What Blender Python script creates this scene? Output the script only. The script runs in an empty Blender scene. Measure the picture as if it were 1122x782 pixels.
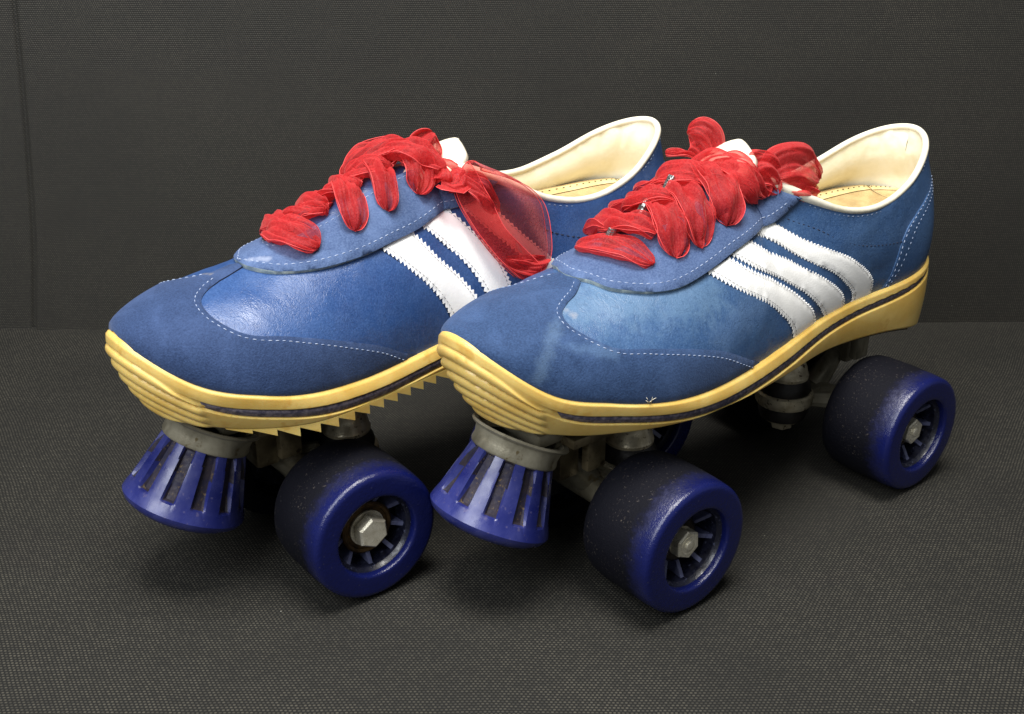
import numpy as np, math
# ---------------------------------------------------------------- curves
def cs(xk, yk, x):
    xk = np.asarray(xk, float); yk = np.asarray(yk, float); n = len(xk)
    x = np.clip(np.asarray(x, float), xk[0], xk[-1])
    m = np.gradient(yk, xk)
    i = np.clip(np.searchsorted(xk, x) - 1, 0, n - 2); h = xk[i+1] - xk[i]; t = (x - xk[i]) / h
    return (2*t**3-3*t**2+1)*yk[i] + (t**3-2*t**2+t)*h*m[i] + (-2*t**3+3*t**2)*yk[i+1] + (t**3-t**2)*h*m[i+1]
def sm(a, b, x):
    t = np.clip((np.asarray(x, float) - a) / (b - a), 0, 1); return t*t*(3-2*t)
def close_(d, e):                       # superellipse end closure, d 0..1
    d = np.clip(d, 0, 1); return np.maximum(1 - (1 - d)**e, 0)**(1/e)
WK = [0, .14, .36, .5, .72, .86, 1.]
BASE = dict(
    xh=-13.1, xt=15.6, wl=[3.2, 3.3, 3.45, 3.85, 4.75, 4.3, 3.6], wr=[3.2, 3.3, 3.3, 3.6, 4.6, 4.3, 3.6],
    et=2.0, eh=2.2, ft=.27, fh=.14,
    xk=[-13.2, -9, -5, -1, 3, 7, 11, 13.5, 14.8, 15.6],
    zf=[10.1, 9.65, 9.45, 9.1, 8.75, 8.8, 9.6, 10.7, 11.45, 12.05],          # feather line
    zb=[6.1, 6.9, 7.3, 7.55, 7.6, 7.7, 7.75, 7.85, 7.95, 8.0],                  # sole underside
    xhb=-12.7, xtb=13.3,                                                       # underside ends
    rk=[-13.8, -11.5, -9, -6.5, -4, -1.5, 0.5, 3, 5.5, 8, 10, 12.5, 14.5, 15.6],
    zr=[15.9, 15.5, 14.6, 13.6, 13.3, 14.2, 15.2, 15.5, 14.9, 14.2, 13.75, 13.0, 12.6, 12.4],     # top line
    xhs=[-13.1, -14.1, -13.9, -13.6],                                          # heel back at four heights
    cf=0.8, cw=2.75, ce=1.9,
)
class Shoe:
    def __init__(s, d): s.__dict__.update(BASE); s.__dict__.update(d)
    def width(s, q, side):
        w = np.where(side > 0, cs(WK, s.wl, q), cs(WK, s.wr, q))
        return w * close_((1-q)/s.ft, s.et) * close_(q/s.fh, s.eh)
    def X(s, q): return s.xh + (s.xt - s.xh)*q
    def zfe(s, x): return cs(s.xk, s.zf, x)
    def zbe(s, x): return cs(s.xk, s.zb, x)
    def colw(s, q):
        x = s.X(q); L = s.cf - s.xh; a = (x - s.xh)/L
        w = s.cw*close_(a/.42, s.ce)*close_((1-a)/.5, 1.8)
        return np.where(a < 1, w, 0.)
    def S(s, x, v, side):                # x nominal station, v 0 (feather) .. 1 (top); arrays
        x = np.asarray(x, float); v = np.asarray(v, float); side = np.asarray(side, float) + 0*x
        q = (x - s.xh)/(s.xt - s.xh); w = s.width(q, side); c = s.colw(q)
        z0 = s.zfe(x) - .12
        op = sm(s.cf+1.5, s.cf-3.5, x)                          # 1 in the open heel part
        zt = z0 + (cs(s.rk, s.zr, x + (-.6)*sm(-9, -13, x)) - z0)*close_((1-q)/.11, 2.1)
        h = zt - z0
        toe = sm(6, 12, x)
        y1 = w + (.30*(1-toe) + .22*toe)*close_((1-q)/.1, 2)*close_(q/.1, 2)
        z1 = z0 + h*(.42*(1-op)*(1-toe) + .62*toe + .33*op)
        y2 = (w*(.50*(1-toe) + .62*toe))*(1-op) + (c + .12*w)*op
        z2 = zt - h*((.07*(1-toe))*(1-op) + .33*op)
        xs = []
        for xe in s.xhs: xs.append(s.xt + (xe - s.xt)*(s.xt - x)/(s.xt - s.xh))
        k = sm(-6, -12, x)
        xs = [x*(1-k) + a*k for a in xs]
        V = 1 - v
        b = [V**3, 3*V*V*v, 3*V*v*v, v**3]
        px = sum(bi*xi for bi, xi in zip(b, xs))
        py = b[0]*w + b[1]*y1 + b[2]*y2 + b[3]*c
        pz = b[0]*z0 + b[1]*z1 + b[2]*z2 + b[3]*zt
        return np.stack([px, py*side, pz], -1)
    def N(s, x, v, side):
        e = 1e-3
        x = np.clip(np.asarray(x, float), s.xh + .02, s.xt - .02); v = np.clip(np.asarray(v, float), .002, .998)
        a = s.S(x+e, v, side) - s.S(x-e, v, side); b = s.S(x, v+e, side) - s.S(x, v-e, side)
        n = np.cross(a, b)*np.asarray(side, float)[..., None]*-1 if np.ndim(side) else np.cross(a, b)*(-side)
        return n/(np.linalg.norm(n, axis=-1, keepdims=True)+1e-12)
    def P(s, x, v, side, off=0.):
        x = np.asarray(x, float); v = np.asarray(v, float); side = np.asarray(side, float) + 0*x
        return s.S(x, v, side) + s.N(x, v, side)*np.asarray(off)[..., None]
    def wall(s, q, h, side, off=0.):     # sole side wall, h 0 bottom .. 1 top
        q = np.asarray(q, float); h = np.asarray(h, float)
        w = s.width(q, side); x1 = s.xh + (s.xt - s.xh)*q; xb = s.xhb + (s.xtb - s.xhb)*q
        f = h**(1 + 0*q); toe = sm(.80, 1., q); f = 1 - (1-h)**(1 + .9*toe)
        f = np.where(q < .5, f, f)
        x = xb + (x1 - xb)*f
        zt = s.zfe(x1); zb = s.zbe(x1); z = zb + (zt - zb)*h
        wb = w*(1 - .0*toe)
        o = .22 + .10*np.sin(np.pi*np.clip(h, 0, 1))*(1-toe) + off
        # outward plan normal from finite differences
        e = 2e-5
        qa, qb = np.clip(q-e, 0, 1), np.clip(q+e, 0, 1)
        dx = (s.xt - s.xh)*(qb - qa); dy = s.width(qb, side) - s.width(qa, side)
        l = np.hypot(dx, dy) + 1e-9
        nx, ny = -dy/l, dx/l
        en = q > 1-1e-6; nx = np.where(en, 1., nx); ny = np.where(en, 0., ny)
        en = q < 1e-6; nx = np.where(en, -1., nx); ny = np.where(en, 0., ny)
        return np.stack([x + nx*o, (wb + ny*o)*side, z + 0*x], -1)
import bpy, bmesh, random
from mathutils import Vector, Matrix, noise
from mathutils.geometry import delaunay_2d_cdt
CM = 0.01
scene = bpy.context.scene
COL = scene.collection
# ================================================================ materials
def new_mat(name):
    m = bpy.data.materials.new(name); m.use_nodes = True
    nt = m.node_tree
    return m, nt, nt.nodes['Principled BSDF']
class NT:
    def __init__(s, nt): s.nt = nt
    def n(s, t, **kw):
        o = s.nt.nodes.new(t)
        for k, v in kw.items(): setattr(o, k, v)
        return o
    def l(s, a, b): s.nt.links.new(a, b)
    def setin(s, node, key, val):
        if hasattr(val, 'is_output'): s.l(val, node.inputs[key])
        else: node.inputs[key].default_value = val
    def math(s, op, a, b=None, c=None, clamp=False):
        o = s.n('ShaderNodeMath', operation=op, use_clamp=clamp)
        s.setin(o, 0, a)
        if b is not None: s.setin(o, 1, b)
        if c is not None: s.setin(o, 2, c)
        return o.outputs[0]
    def vmath(s, op, a, b=None):
        o = s.n('ShaderNodeVectorMath', operation=op); s.setin(o, 0, a)
        if b is not None: s.setin(o, 1, b)
        return o
    def coord(s, which='Object'): return s.n('ShaderNodeTexCoord').outputs[which]
    def noise(s, vec, scale, detail=3, rough=.55, dist=0.):
        o = s.n('ShaderNodeTexNoise'); s.l(vec, o.inputs['Vector'])
        o.inputs['Scale'].default_value = scale; o.inputs['Detail'].default_value = detail
        o.inputs['Roughness'].default_value = rough; o.inputs['Distortion'].default_value = dist
        return o.outputs['Fac']
    def vor(s, vec, scale, feature='F1'):
        o = s.n('ShaderNodeTexVoronoi', feature=feature); s.l(vec, o.inputs['Vector']); o.inputs['Scale'].default_value = scale
        return o.outputs['Distance']
    def ramp(s, fac, a, b, lo=0., hi=1.):
        o = s.n('ShaderNodeMapRange', clamp=True, interpolation_type='SMOOTHSTEP'); s.setin(o, 'Value', fac)
        o.inputs['From Min'].default_value = a; o.inputs['From Max'].default_value = b
        o.inputs['To Min'].default_value = lo; o.inputs['To Max'].default_value = hi
        return o.outputs['Result']
    def mix(s, fac, a, b):
        o = s.n('ShaderNodeMix', data_type='RGBA'); s.setin(o, 0, fac)
        for i, v in ((6, a), (7, b)):
            if hasattr(v, 'is_output'): s.l(v, o.inputs[i])
            else: o.inputs[i].default_value = (*v, 1)
        return o.outputs[2]
    def scalev(s, vec, v):
        o = s.n('ShaderNodeMapping'); s.l(vec, o.inputs['Vector']); o.inputs['Scale'].default_value = v
        return o.outputs['Vector']
    def bump(s, h, strength, dist, nrm=None):
        o = s.n('ShaderNodeBump'); s.l(h, o.inputs['Height']); o.inputs['Strength'].default_value = strength
        o.inputs['Distance'].default_value = dist
        if nrm is not None: s.l(nrm, o.inputs['Normal'])
        return o.outputs['Normal']
    def sep(s, vec):
        o = s.n('ShaderNodeSeparateXYZ'); s.l(vec, o.inputs[0]); return o.outputs
def srgb(r, g, b):
    f = lambda c: c/255/12.92 if c/255 <= .04045 else ((c/255+.055)/1.055)**2.4
    return (f(r), f(g), f(b))
M = {}
def seg_dist(t, P, a, b):        # distance of P to a segment (m)
    pa = t.vmath('SUBTRACT', P, a).outputs[0]; ba = [b[i]-a[i] for i in range(3)]; L2 = sum(x*x for x in ba)
    d = t.vmath('DOT_PRODUCT', pa, tuple(ba)).outputs['Value']
    h = t.math('DIVIDE', d, L2, clamp=True)
    q = t.n('ShaderNodeVectorMath', operation='SCALE'); q.inputs[0].default_value = ba; t.l(h, q.inputs['Scale'])
    r = t.vmath('SUBTRACT', pa, q.outputs[0]).outputs[0]
    return t.vmath('LENGTH', r).outputs['Value']
def mat_leather(name, c0, c1, rough=.36, scuffs=(), wear=.5):
    m, nt, p = new_mat(name); t = NT(nt); P = t.coord()
    big = t.noise(P, 38, 4, .6, .4); strk = t.noise(t.scalev(P, (60, 25, 60)), 4, 5, .65, .6)
    f = t.ramp(t.math('ADD', t.math('MULTIPLY', big, .6), t.math('MULTIPLY', strk, .4)), .24, .80)
    col = t.mix(t.math('MULTIPLY', f, wear), c0, c1)
    fine = t.noise(P, 1400, 2)
    col = t.mix(t.ramp(fine, .35, .75, 0, .22), col, tuple(min(1, x*1.7+.02) for x in c1))
    rb = t.ramp(t.noise(P, 90, 4), .3, .7, rough-.06, rough+.14)
    for a, b, r, amt, cc in scuffs:
        d = seg_dist(t, P, a, b); d = t.math('ADD', d, t.math('MULTIPLY', t.math('SUBTRACT', t.noise(P, 220, 5, .7), .5), r*1.6))
        col = t.mix(t.math('MULTIPLY', t.ramp(d, r, r*.15), amt), col, cc)
    nt.links.new(col, p.inputs['Base Color']); nt.links.new(rb, p.inputs['Roughness'])
    h = t.math('ADD', t.math('MULTIPLY', t.vor(P, 1500), .45), t.noise(P, 1800, 3))
    n1 = t.bump(h, .22, .0004)
    rid = t.math('ABSOLUTE', t.math('SUBTRACT', t.noise(t.scalev(P, (1, .42, .8)), 170, 3, .6, 1.4), .5)); crk = t.ramp(rid, 0, .035)
    n1 = t.bump(crk, .16, .0005, n1); col = t.mix(t.math('MULTIPLY', t.ramp(rid, .03, 0), .18), col, tuple(x*.45 for x in c0)); nt.links.new(col, p.inputs['Base Color'])
    n2 = t.bump(t.math('ADD', strk, t.math('MULTIPLY', t.noise(t.scalev(P, (1, .5, 1)), 420, 4, .65, .8), .35)), .13, .0012, n1)
    nt.links.new(n2, p.inputs['Normal'])
    p.inputs['Specular IOR Level'].default_value = .5
    M[name] = m; return m
def mat_suede(name, c0, c1, scuffs=()):
    m, nt, p = new_mat(name); t = NT(nt); P = t.coord()
    f = t.noise(P, 1300, 3, .7); g = t.noise(P, 55, 5, .65, .5)
    col = t.mix(t.ramp(f, .3, .72), c0, c1)
    col = t.mix(t.ramp(g, .42, .72, 0, .40), col, tuple(x*1.5+.015 for x in c1))
    for a, b, r, amt, cc in scuffs:
        d = seg_dist(t, P, a, b); d = t.math('ADD', d, t.math('MULTIPLY', t.math('SUBTRACT', t.noise(P, 260, 5, .7), .5), r*1.5))
        col = t.mix(t.math('MULTIPLY', t.ramp(d, r, r*.1), amt), col, cc)
    nt.links.new(col, p.inputs['Base Color']); p.inputs['Roughness'].default_value = .78
    p.inputs['Specular IOR Level'].default_value = .28
    p.inputs['Sheen Weight'].default_value = .15; p.inputs['Sheen Roughness'].default_value = .5
    p.inputs['Sheen Tint'].default_value = (.6, .7, 1, 1)
    nt.links.new(t.bump(f, .55, .0005), p.inputs['Normal']); M[name] = m; return m
def mat_plain(name, c0, c1, rough, scale=200, metal=0., bump=.1, bscale=900, dist=.0004, spots=None, sss=0., spec=.5, spot_scale=500, rr=.1):
    m, nt, p = new_mat(name); t = NT(nt); P = t.coord()
    f = t.ramp(t.noise(P, scale, 5, .6, .3), .35, .68)
    col = t.mix(f, c0, c1)
    if spots:
        s = t.ramp(t.noise(P, spot_scale, 3, .7), .60, .68); col = t.mix(s, col, spots)
    nt.links.new(col, p.inputs['Base Color']); p.inputs['Metallic'].default_value = metal
    nt.links.new(t.ramp(t.noise(P, scale*2.3, 4), .3, .7, rough-rr, rough+rr), p.inputs['Roughness'])
    p.inputs['Specular IOR Level'].default_value = spec
    if sss: p.inputs['Subsurface Weight'].default_value = sss; p.inputs['Subsurface Radius'].default_value = (.004, .0022, .0008); p.inputs['Subsurface Scale'].default_value = 1.
    nt.links.new(t.bump(t.noise(P, bscale, 3, .6), bump, dist), p.inputs['Normal']); M[name] = m; return m
SC = [((.146, -.006, .124), (.128, .006, .130), .006, .22, srgb(110, 138, 165)),
      ((.132, .030, .103), (.112, .020, .127), .0045, .20, srgb(120, 146, 170)),
      ((.118, .030, .118), (.100, .036, .110), .004, .30, srgb(100, 130, 165))]
SA_ = [((.118, -.010, .131), (.110, .004, .132), .0018, .45, srgb(175, 165, 140))]
mat_leather('blue_leather', srgb(32, 62, 112), srgb(64, 92, 138), .34, wear=.6)
mat_leather('blue_leather_scuffed', srgb(40, 72, 116), srgb(76, 104, 138), .36, wear=.6,
            scuffs=[((.105, .014, .127), (.050, .034, .122), .020, .32, srgb(118, 148, 170)),
                    ((.045, .042, .105), (.020, .040, .112), .012, .16, srgb(120, 146, 180)),
                    ((.108, .012, .127), (.106, .020, .124), .0035, .35, srgb(190, 175, 160))])
mat_suede('blue_suede', srgb(27, 46, 80), srgb(44, 65, 103), SA_)
mat_suede('blue_suede_worn', srgb(28, 50, 84), srgb(46, 71, 109), SC)
mat_suede('strap_suede', srgb(52, 72, 110), srgb(78, 98, 134), [((.100, .006, .137), (.090, .014, .136), .0024, .45, srgb(165, 172, 190))])
mat_plain('suede_edge', srgb(120, 138, 146), srgb(175, 184, 176), .8, bump=.5)
mat_plain('white_leather', srgb(248, 247, 243), srgb(252, 251, 248), .45, 120, bump=.2, bscale=1300)
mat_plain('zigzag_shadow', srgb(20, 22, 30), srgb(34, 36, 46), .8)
mat_plain('thread', srgb(170, 182, 204), srgb(130, 145, 175), .7)
mat_plain('dark_thread_edge_shade', srgb(25, 30, 50), srgb(45, 50, 70), .7)
mat_plain('cream_lining', srgb(240, 235, 212), srgb(230, 222, 190), .45, 60, bump=.3, bscale=500)
mat_plain('white_piping', srgb(236, 230, 212), srgb(222, 214, 190), .45, 90, bump=.12)
mat_plain('tan_insole', srgb(188, 164, 116), srgb(160, 136, 92), .6, 90, bump=.4, bscale=700)
mat_plain('insole_tape', srgb(214, 194, 142), srgb(190, 168, 116), .5, 120, bump=.2)
mat_plain('gum_rubber', srgb(222, 190, 110), srgb(206, 168, 84), .40, 45, bump=.22, bscale=1500, dist=.0003, spots=srgb(208, 168, 86), sss=.25, spot_scale=70)
mat_plain('stripe_rubber', srgb(62, 58, 76), srgb(118, 110, 118), .62, 500, bump=.5, bscale=1100)
mat_plain('blue_urethane', srgb(20, 24, 90), srgb(32, 34, 122), .30, 70, bump=.08, bscale=600, spots=srgb(52, 54, 130), spec=.5, spot_scale=700)
mat_plain('stop_rubber', srgb(26, 33, 96), srgb(52, 57, 116), .32, 60, bump=.10, bscale=700, spots=srgb(70, 68, 112), spot_scale=420)
mat_plain('stop_groove', srgb(22, 20, 46), srgb(40, 32, 42), .7, 260, bump=.5, spots=srgb(96, 78, 50), spot_scale=420)
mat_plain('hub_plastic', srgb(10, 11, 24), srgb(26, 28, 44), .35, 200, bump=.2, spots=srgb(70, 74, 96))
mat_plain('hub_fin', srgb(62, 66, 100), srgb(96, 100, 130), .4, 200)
mat_plain('steel', srgb(216, 206, 178), srgb(168, 156, 128), .36, 120, metal=.45, bump=.2, spots=srgb(70, 52, 30), spot_scale=320)
mat_plain('bright_steel', srgb(226, 220, 200), srgb(190, 182, 160), .30, 150, metal=.45, bump=.1)
mat_plain('rusty_steel', srgb(96, 74, 44), srgb(48, 36, 24), .55, 160, metal=.7, bump=.4, spots=srgb(130, 90, 40))
mat_plain('cast_aluminium', srgb(160, 154, 134), srgb(116, 110, 92), .42, 60, metal=.45, bump=.25, bscale=900, dist=.0004, spots=srgb(100, 88, 62), spot_scale=120)
mat_plain('dark_metal', srgb(70, 62, 48), srgb(36, 31, 25), .5, 90, metal=.7, bump=.3)
mat_plain('black_rubber', srgb(20, 18, 17), srgb(34, 30, 27), .5, 120, bump=.2)
mat_plain('foil', srgb(200, 200, 196), srgb(150, 150, 146), .22, 500, metal=.95, bump=.8, bscale=350, dist=.001)
mat_plain('aged_metal', srgb(128, 116, 88), srgb(84, 74, 54), .45, 80, metal=.6, bump=.3, spots=srgb(60, 48, 30), spot_scale=200)
def mat_tread():
    m, nt, p = new_mat('worn_tread'); t = NT(nt); P = t.coord(); s = t.sep(P)
    # wheel axis is local y; the outer face is at +y: dirt covers the running band and breaks up towards the face
    a = t.math('ADD', s[1], t.math('MULTIPLY', t.math('SUBTRACT', t.noise(P, 160, 6, .8), .5), .014))
    dirt = t.ramp(a, .0065, .0192, 1, 0)
    col = t.mix(t.math('MULTIPLY', dirt, .96), srgb(13, 20, 72), srgb(12, 12, 14))
    pits = t.ramp(t.noise(P, 900, 3, .75), .60, .70)
    reg = t.ramp(t.noise(P, 110, 3), .42, .6)
    col = t.mix(t.math('MULTIPLY', t.math('MULTIPLY', pits, reg), t.math('MULTIPLY', dirt, .8)), col, srgb(78, 72, 66))
    sp = t.ramp(t.vor(P, 260), .10, .05); col = t.mix(t.math('MULTIPLY', sp, .2), col, srgb(100, 96, 96))
    nt.links.new(col, p.inputs['Base Color'])
    nt.links.new(t.ramp(dirt, 0, 1, .24, .72), p.inputs['Roughness']); nt.links.new(t.ramp(dirt, 0, 1, .5, .12), p.inputs['Specular IOR Level'])
    nt.links.new(t.bump(t.math('ADD', t.noise(P, 900, 3, .75), t.noise(P, 200, 3)), .35, .0006), p.inputs['Normal'])
    M['worn_tread'] = m
mat_tread()
def mat_ribbon(name='sheer_ribbon', opac=.44, lt=0):
    m = bpy.data.materials.new(name); m.use_nodes = True; nt = m.node_tree; t = NT(nt)
    for n in list(nt.nodes): nt.nodes.remove(n)
    out = t.n('ShaderNodeOutputMaterial'); P = t.coord()
    g = t.n('ShaderNodeLayerWeight'); g.inputs['Blend'].default_value = .45
    d = t.n('ShaderNodeBsdfPrincipled'); c = t.mix(t.ramp(t.noise(P, 1500, 2), .35, .65), srgb(184, 38+lt, 44+lt), srgb(208, 66+lt, 66+lt))
    t.l(c, d.inputs['Base Color']); d.inputs['Roughness'].default_value = .55; d.inputs['Specular IOR Level'].default_value = .35
    d.inputs['Sheen Weight'].default_value = .35; d.inputs['Sheen Roughness'].default_value = .35; d.inputs['Sheen Tint'].default_value = (1, .55, .5, 1)
    t.l(t.bump(t.math('ADD', t.noise(t.scalev(P, (1, .5, .5)), 420, 3, .6, .8), t.math('MULTIPLY', t.noise(P, 1600, 2), .3)), .5, .0012), d.inputs['Normal'])
    tl = t.n('ShaderNodeBsdfTranslucent'); tl.inputs['Color'].default_value = (*srgb(226, 48, 50), 1)
    tr = t.n('ShaderNodeBsdfTransparent'); tr.inputs['Color'].default_value = (1, .72, .70, 1)
    a = t.n('ShaderNodeMixShader'); a.inputs[0].default_value = .32; t.l(d.outputs[0], a.inputs[1]); t.l(tl.outputs[0], a.inputs[2])
    b = t.n('ShaderNodeMixShader'); f = t.ramp(g.outputs['Facing'], 0., .8, opac, .97); t.l(f, b.inputs[0])
    t.l(tr.outputs[0], b.inputs[1]); t.l(a.outputs[0], b.inputs[2]); t.l(b.outputs[0], out.inputs['Surface']); M[name] = m
mat_ribbon(); mat_ribbon('thin_ribbon', .07, 55); mat_ribbon('half_ribbon', .38)
mat_plain('ribbon_hem', srgb(232, 84, 82), srgb(214, 56, 58), .5)
def mat_cloth(name, wall=False):
    m, nt, p = new_mat(name); t = NT(nt); P = t.coord()
    wob = t.n('ShaderNodeTexNoise'); t.l(P, wob.inputs['Vector']); wob.inputs['Scale'].default_value = 14; wob.inputs['Detail'].default_value = 3
    sc = t.n('ShaderNodeVectorMath', operation='SCALE'); t.l(wob.outputs['Color'], sc.inputs[0]); sc.inputs['Scale'].default_value = .004
    Q = t.vmath('ADD', P, sc.outputs[0]).outputs[0]; s = t.sep(Q)
    U, V = s[0], (s[2] if wall else s[1])
    pu, pv = (.0016, .00135) if not wall else (.0013, .0011)
    row = t.math('DIVIDE', V, pv); ri = t.math('FLOOR', row); rf = t.math('SUBTRACT', row, ri)
    u = t.math('DIVIDE', t.math('ADD', U, t.math('MULTIPLY', ri, pu*.5 if not wall else pu*.36)), pu)
    ui = t.math('FLOOR', u); uf = t.math('SUBTRACT', u, ui)
    a = t.math('SINE', t.math('MULTIPLY', uf, math.pi)); b = t.math('SINE', t.math('MULTIPLY', rf, math.pi))
    knot = t.math('MULTIPLY', t.math('POWER', a, .8), b)
    cell = t.n('ShaderNodeCombineXYZ'); t.l(ui, cell.inputs[0]); t.l(ri, cell.inputs[1])
    wn = t.n('ShaderNodeTexWhiteNoise', noise_dimensions='2D'); t.l(cell.outputs[0], wn.inputs['Vector'])
    rw = t.n('ShaderNodeTexWhiteNoise', noise_dimensions='1D'); t.l(ri, rw.inputs['W'])
    rnd = t.math('ADD', t.math('MULTIPLY', wn.outputs['Value'], .85), t.math('MULTIPLY', rw.outputs['Value'], .15))
    lit = t.math('MULTIPLY', t.ramp(knot, .35, .95), t.ramp(rnd, 0, 1, .40, 1.0))
    big = t.noise(P, 9, 4, .6); lit = t.math('MULTIPLY', lit, t.ramp(big, .3, .7, .6, 1.15))
    dk, lt = (srgb(14, 14, 12), srgb(70, 67, 58)) if not wall else (srgb(32, 31, 28), srgb(72, 69, 60))
    col = t.mix(lit, dk, lt)
    slub = t.noise(t.scalev(P, (26, 700, 700)), 1, 2); col = t.mix(t.ramp(slub, .68, .78, 0, .10 if not wall else .05), col, srgb(104, 102, 96))
    lint = t.ramp(t.vor(P, 55), .022, .012); col = t.mix(t.math('MULTIPLY', lint, .5), col, srgb(150, 148, 140))
    nt.links.new(col, p.inputs['Base Color']); p.inputs['Roughness'].default_value = .7; p.inputs['Specular IOR Level'].default_value = .35
    nt.links.new(t.bump(knot, .4, .0004), p.inputs['Normal']); M[name] = m
mat_cloth('woven_cloth'); mat_cloth('woven_backdrop', True)
# ================================================================ mesh helpers
def link(name, verts, faces, mat, parent=None, smooth=True, mats=None, midx=None, xf=None):
    me = bpy.data.meshes.new(name)
    V = np.asarray(verts, float)
    if xf is not None: V = xf(V)
    me.from_pydata((V*CM).tolist(), [], [list(map(int, f)) for f in faces])
    me.materials.append(M[mat])
    for x in (mats or []): me.materials.append(M[x])
    if midx is not None: me.polygons.foreach_set('material_index', midx)
    if smooth: me.polygons.foreach_set('use_smooth', [True]*len(me.polygons))
    me.update()
    o = bpy.data.objects.new(name, me); COL.objects.link(o)
    if parent is not None: o.parent = parent
    return o
def fixn(o):
    bm = bmesh.new(); bm.from_mesh(o.data); bmesh.ops.remove_doubles(bm, verts=bm.verts, dist=1e-6)
    bmesh.ops.recalc_face_normals(bm, faces=bm.faces); bm.to_mesh(o.data); bm.free(); return o
def sharp(o, deg=35):
    me = o.data; bm = bmesh.new(); bm.from_mesh(me)
    for e in bm.edges:
        if len(e.link_faces) == 2 and e.calc_face_angle(0) > math.radians(deg): e.smooth = False
    bm.to_mesh(me); bm.free(); return o
def grid_faces(nu, nv, wrap_u=False, wrap_v=False, base=0):
    F = []
    for i in range(nu if wrap_u else nu-1):
        for j in range(nv if wrap_v else nv-1):
            a, b = i, (i+1) % nu; c, d = j, (j+1) % nv
            F.append((base+a*nv+c, base+b*nv+c, base+b*nv+d, base+a*nv+d))
    return F
class MB:                                   # collects pieces of one mesh
    def __init__(s): s.v = []; s.f = []; s.m = []
    def add(s, V, F, m=0):
        b = len(s.v); s.v += [tuple(map(float, x)) for x in V]; s.f += [tuple(b+i for i in f) for f in F]; s.m += [m]*len(F); return s
    def build(s, name, mat, parent=None, mats=None, xf=None, smooth=True, ang=35):
        o = link(name, s.v, s.f, mat, parent, smooth, mats, s.m if mats else None, xf); fixn(o)
        if ang: sharp(o, ang)
        return o
def frame_of(ax):
    ax = np.array(ax, float); ax /= np.linalg.norm(ax); h = np.array([0, 0, 1.]) if abs(ax[2]) < .9 else np.array([1., 0, 0])
    u = np.cross(h, ax); u /= np.linalg.norm(u); return ax, u, np.cross(ax, u)
def lathe(mb, prof, c=(0, 0, 0), ax=(0, 0, 1), n=48, m=0, closed=False, rad=None):
    ax, u, v = frame_of(ax); c = np.array(c, float); P = []
    for k in range(n):
        t = 2*math.pi*k/n; e = math.cos(t)*u + math.sin(t)*v
        for r, z in prof: P.append(c + ax*z + e*max(r, 1e-4))
    F = grid_faces(n, len(prof), wrap_u=True, wrap_v=closed)
    mb.add(P, F, m); return mb
def tube(mb, pts, r, n=8, m=0, closed=False, caps=True):
    pts = np.asarray(pts, float); N = len(pts); rr = np.broadcast_to(np.asarray(r, float), (N,))
    tang = np.gradient(pts, axis=0) if not closed else (np.roll(pts, -1, 0)-np.roll(pts, 1, 0))
    tang /= np.linalg.norm(tang, axis=1)[:, None]+1e-12
    _, u, v = frame_of(tang[0]); P = []
    for i in range(N):
        u = u - tang[i]*(u@tang[i]); u /= np.linalg.norm(u); v = np.cross(tang[i], u)
        for k in range(n):
            t = 2*math.pi*k/n; P.append(pts[i] + rr[i]*(math.cos(t)*u + math.sin(t)*v))
    F = grid_faces(N, n, wrap_u=closed, wrap_v=True)
    if not closed and caps: F += [tuple(range(n)), tuple(range((N-1)*n, N*n))]
    mb.add(P, F, m); return mb
def prism(mb, poly, z0, z1, c=(0, 0, 0), ax=(0, 0, 1), m=0, bev=0.):
    ax, u, v = frame_of(ax); c = np.array(c, float); n = len(poly); P = []; poly = np.array(poly, float); cen = poly.mean(0)
    lv = [(z0, bev), (z0+bev, 0), (z1-bev, 0), (z1, bev)] if bev else [(z0, 0), (z1, 0)]
    for z, b in lv:
        for q in poly:
            d = q - cen; L = np.linalg.norm(d); q2 = cen + d*(1 - b/L)
            P.append(c + ax*z + u*q2[0] + v*q2[1])
    F = grid_faces(len(lv), n, wrap_v=True) + [tuple(range(n)), tuple(range((len(lv)-1)*n, len(lv)*n))]
    mb.add(P, F, m); return mb
def box(mb, lo, hi, m=0, bev=.05, tilt=None):
    lo, hi = np.array(lo, float), np.array(hi, float); bm = bmesh.new(); bmesh.ops.create_cube(bm, size=1)
    for v in bm.verts: v.co = Vector(((np.array(v.co)+.5)*(hi-lo)+lo).tolist())
    if bev: bmesh.ops.bevel(bm, geom=bm.edges[:], offset=bev, segments=2, profile=.5, affect='EDGES')
    bm.verts.index_update(); V = [np.array(v.co) for v in bm.verts]; F = [[v.index for v in f.verts] for f in bm.faces]; bm.free()
    if tilt is not None: V = [tilt(x) for x in V]
    mb.add(V, F, m); return mb
# ================================================================ shoe patches in (x, g): g = side*(1-v)
def pt_xg(S, x, g, off=0.):
    x = np.asarray(x, float); g = np.asarray(g, float); side = np.where(g >= 0, 1., -1.)
    v = 1 - np.abs(g)
    P = S.S(x, v, side); Nn = S.N(x, np.minimum(v, .985), side)
    k = sm(.12, 0, np.abs(g))*sm(S.cf-.3, S.cf+1.2, x)           # blend normals across the ridge
    Nn = Nn.copy(); Nn[..., 1] *= (1-k); Nn /= np.linalg.norm(Nn, axis=-1, keepdims=True)
    return P + Nn*np.asarray(off)[..., None]
GS = 6.0
def densify(poly, step):
    out = []; n = len(poly)
    for i in range(n):
        a = np.array(poly[i], float); b = np.array(poly[(i+1) % n], float); L = np.hypot(b[0]-a[0], (b[1]-a[1])*GS)
        k = max(1, int(math.ceil(L/step)))
        for j in range(k): out.append(a + (b-a)*j/k)
    return np.array(out)
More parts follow.
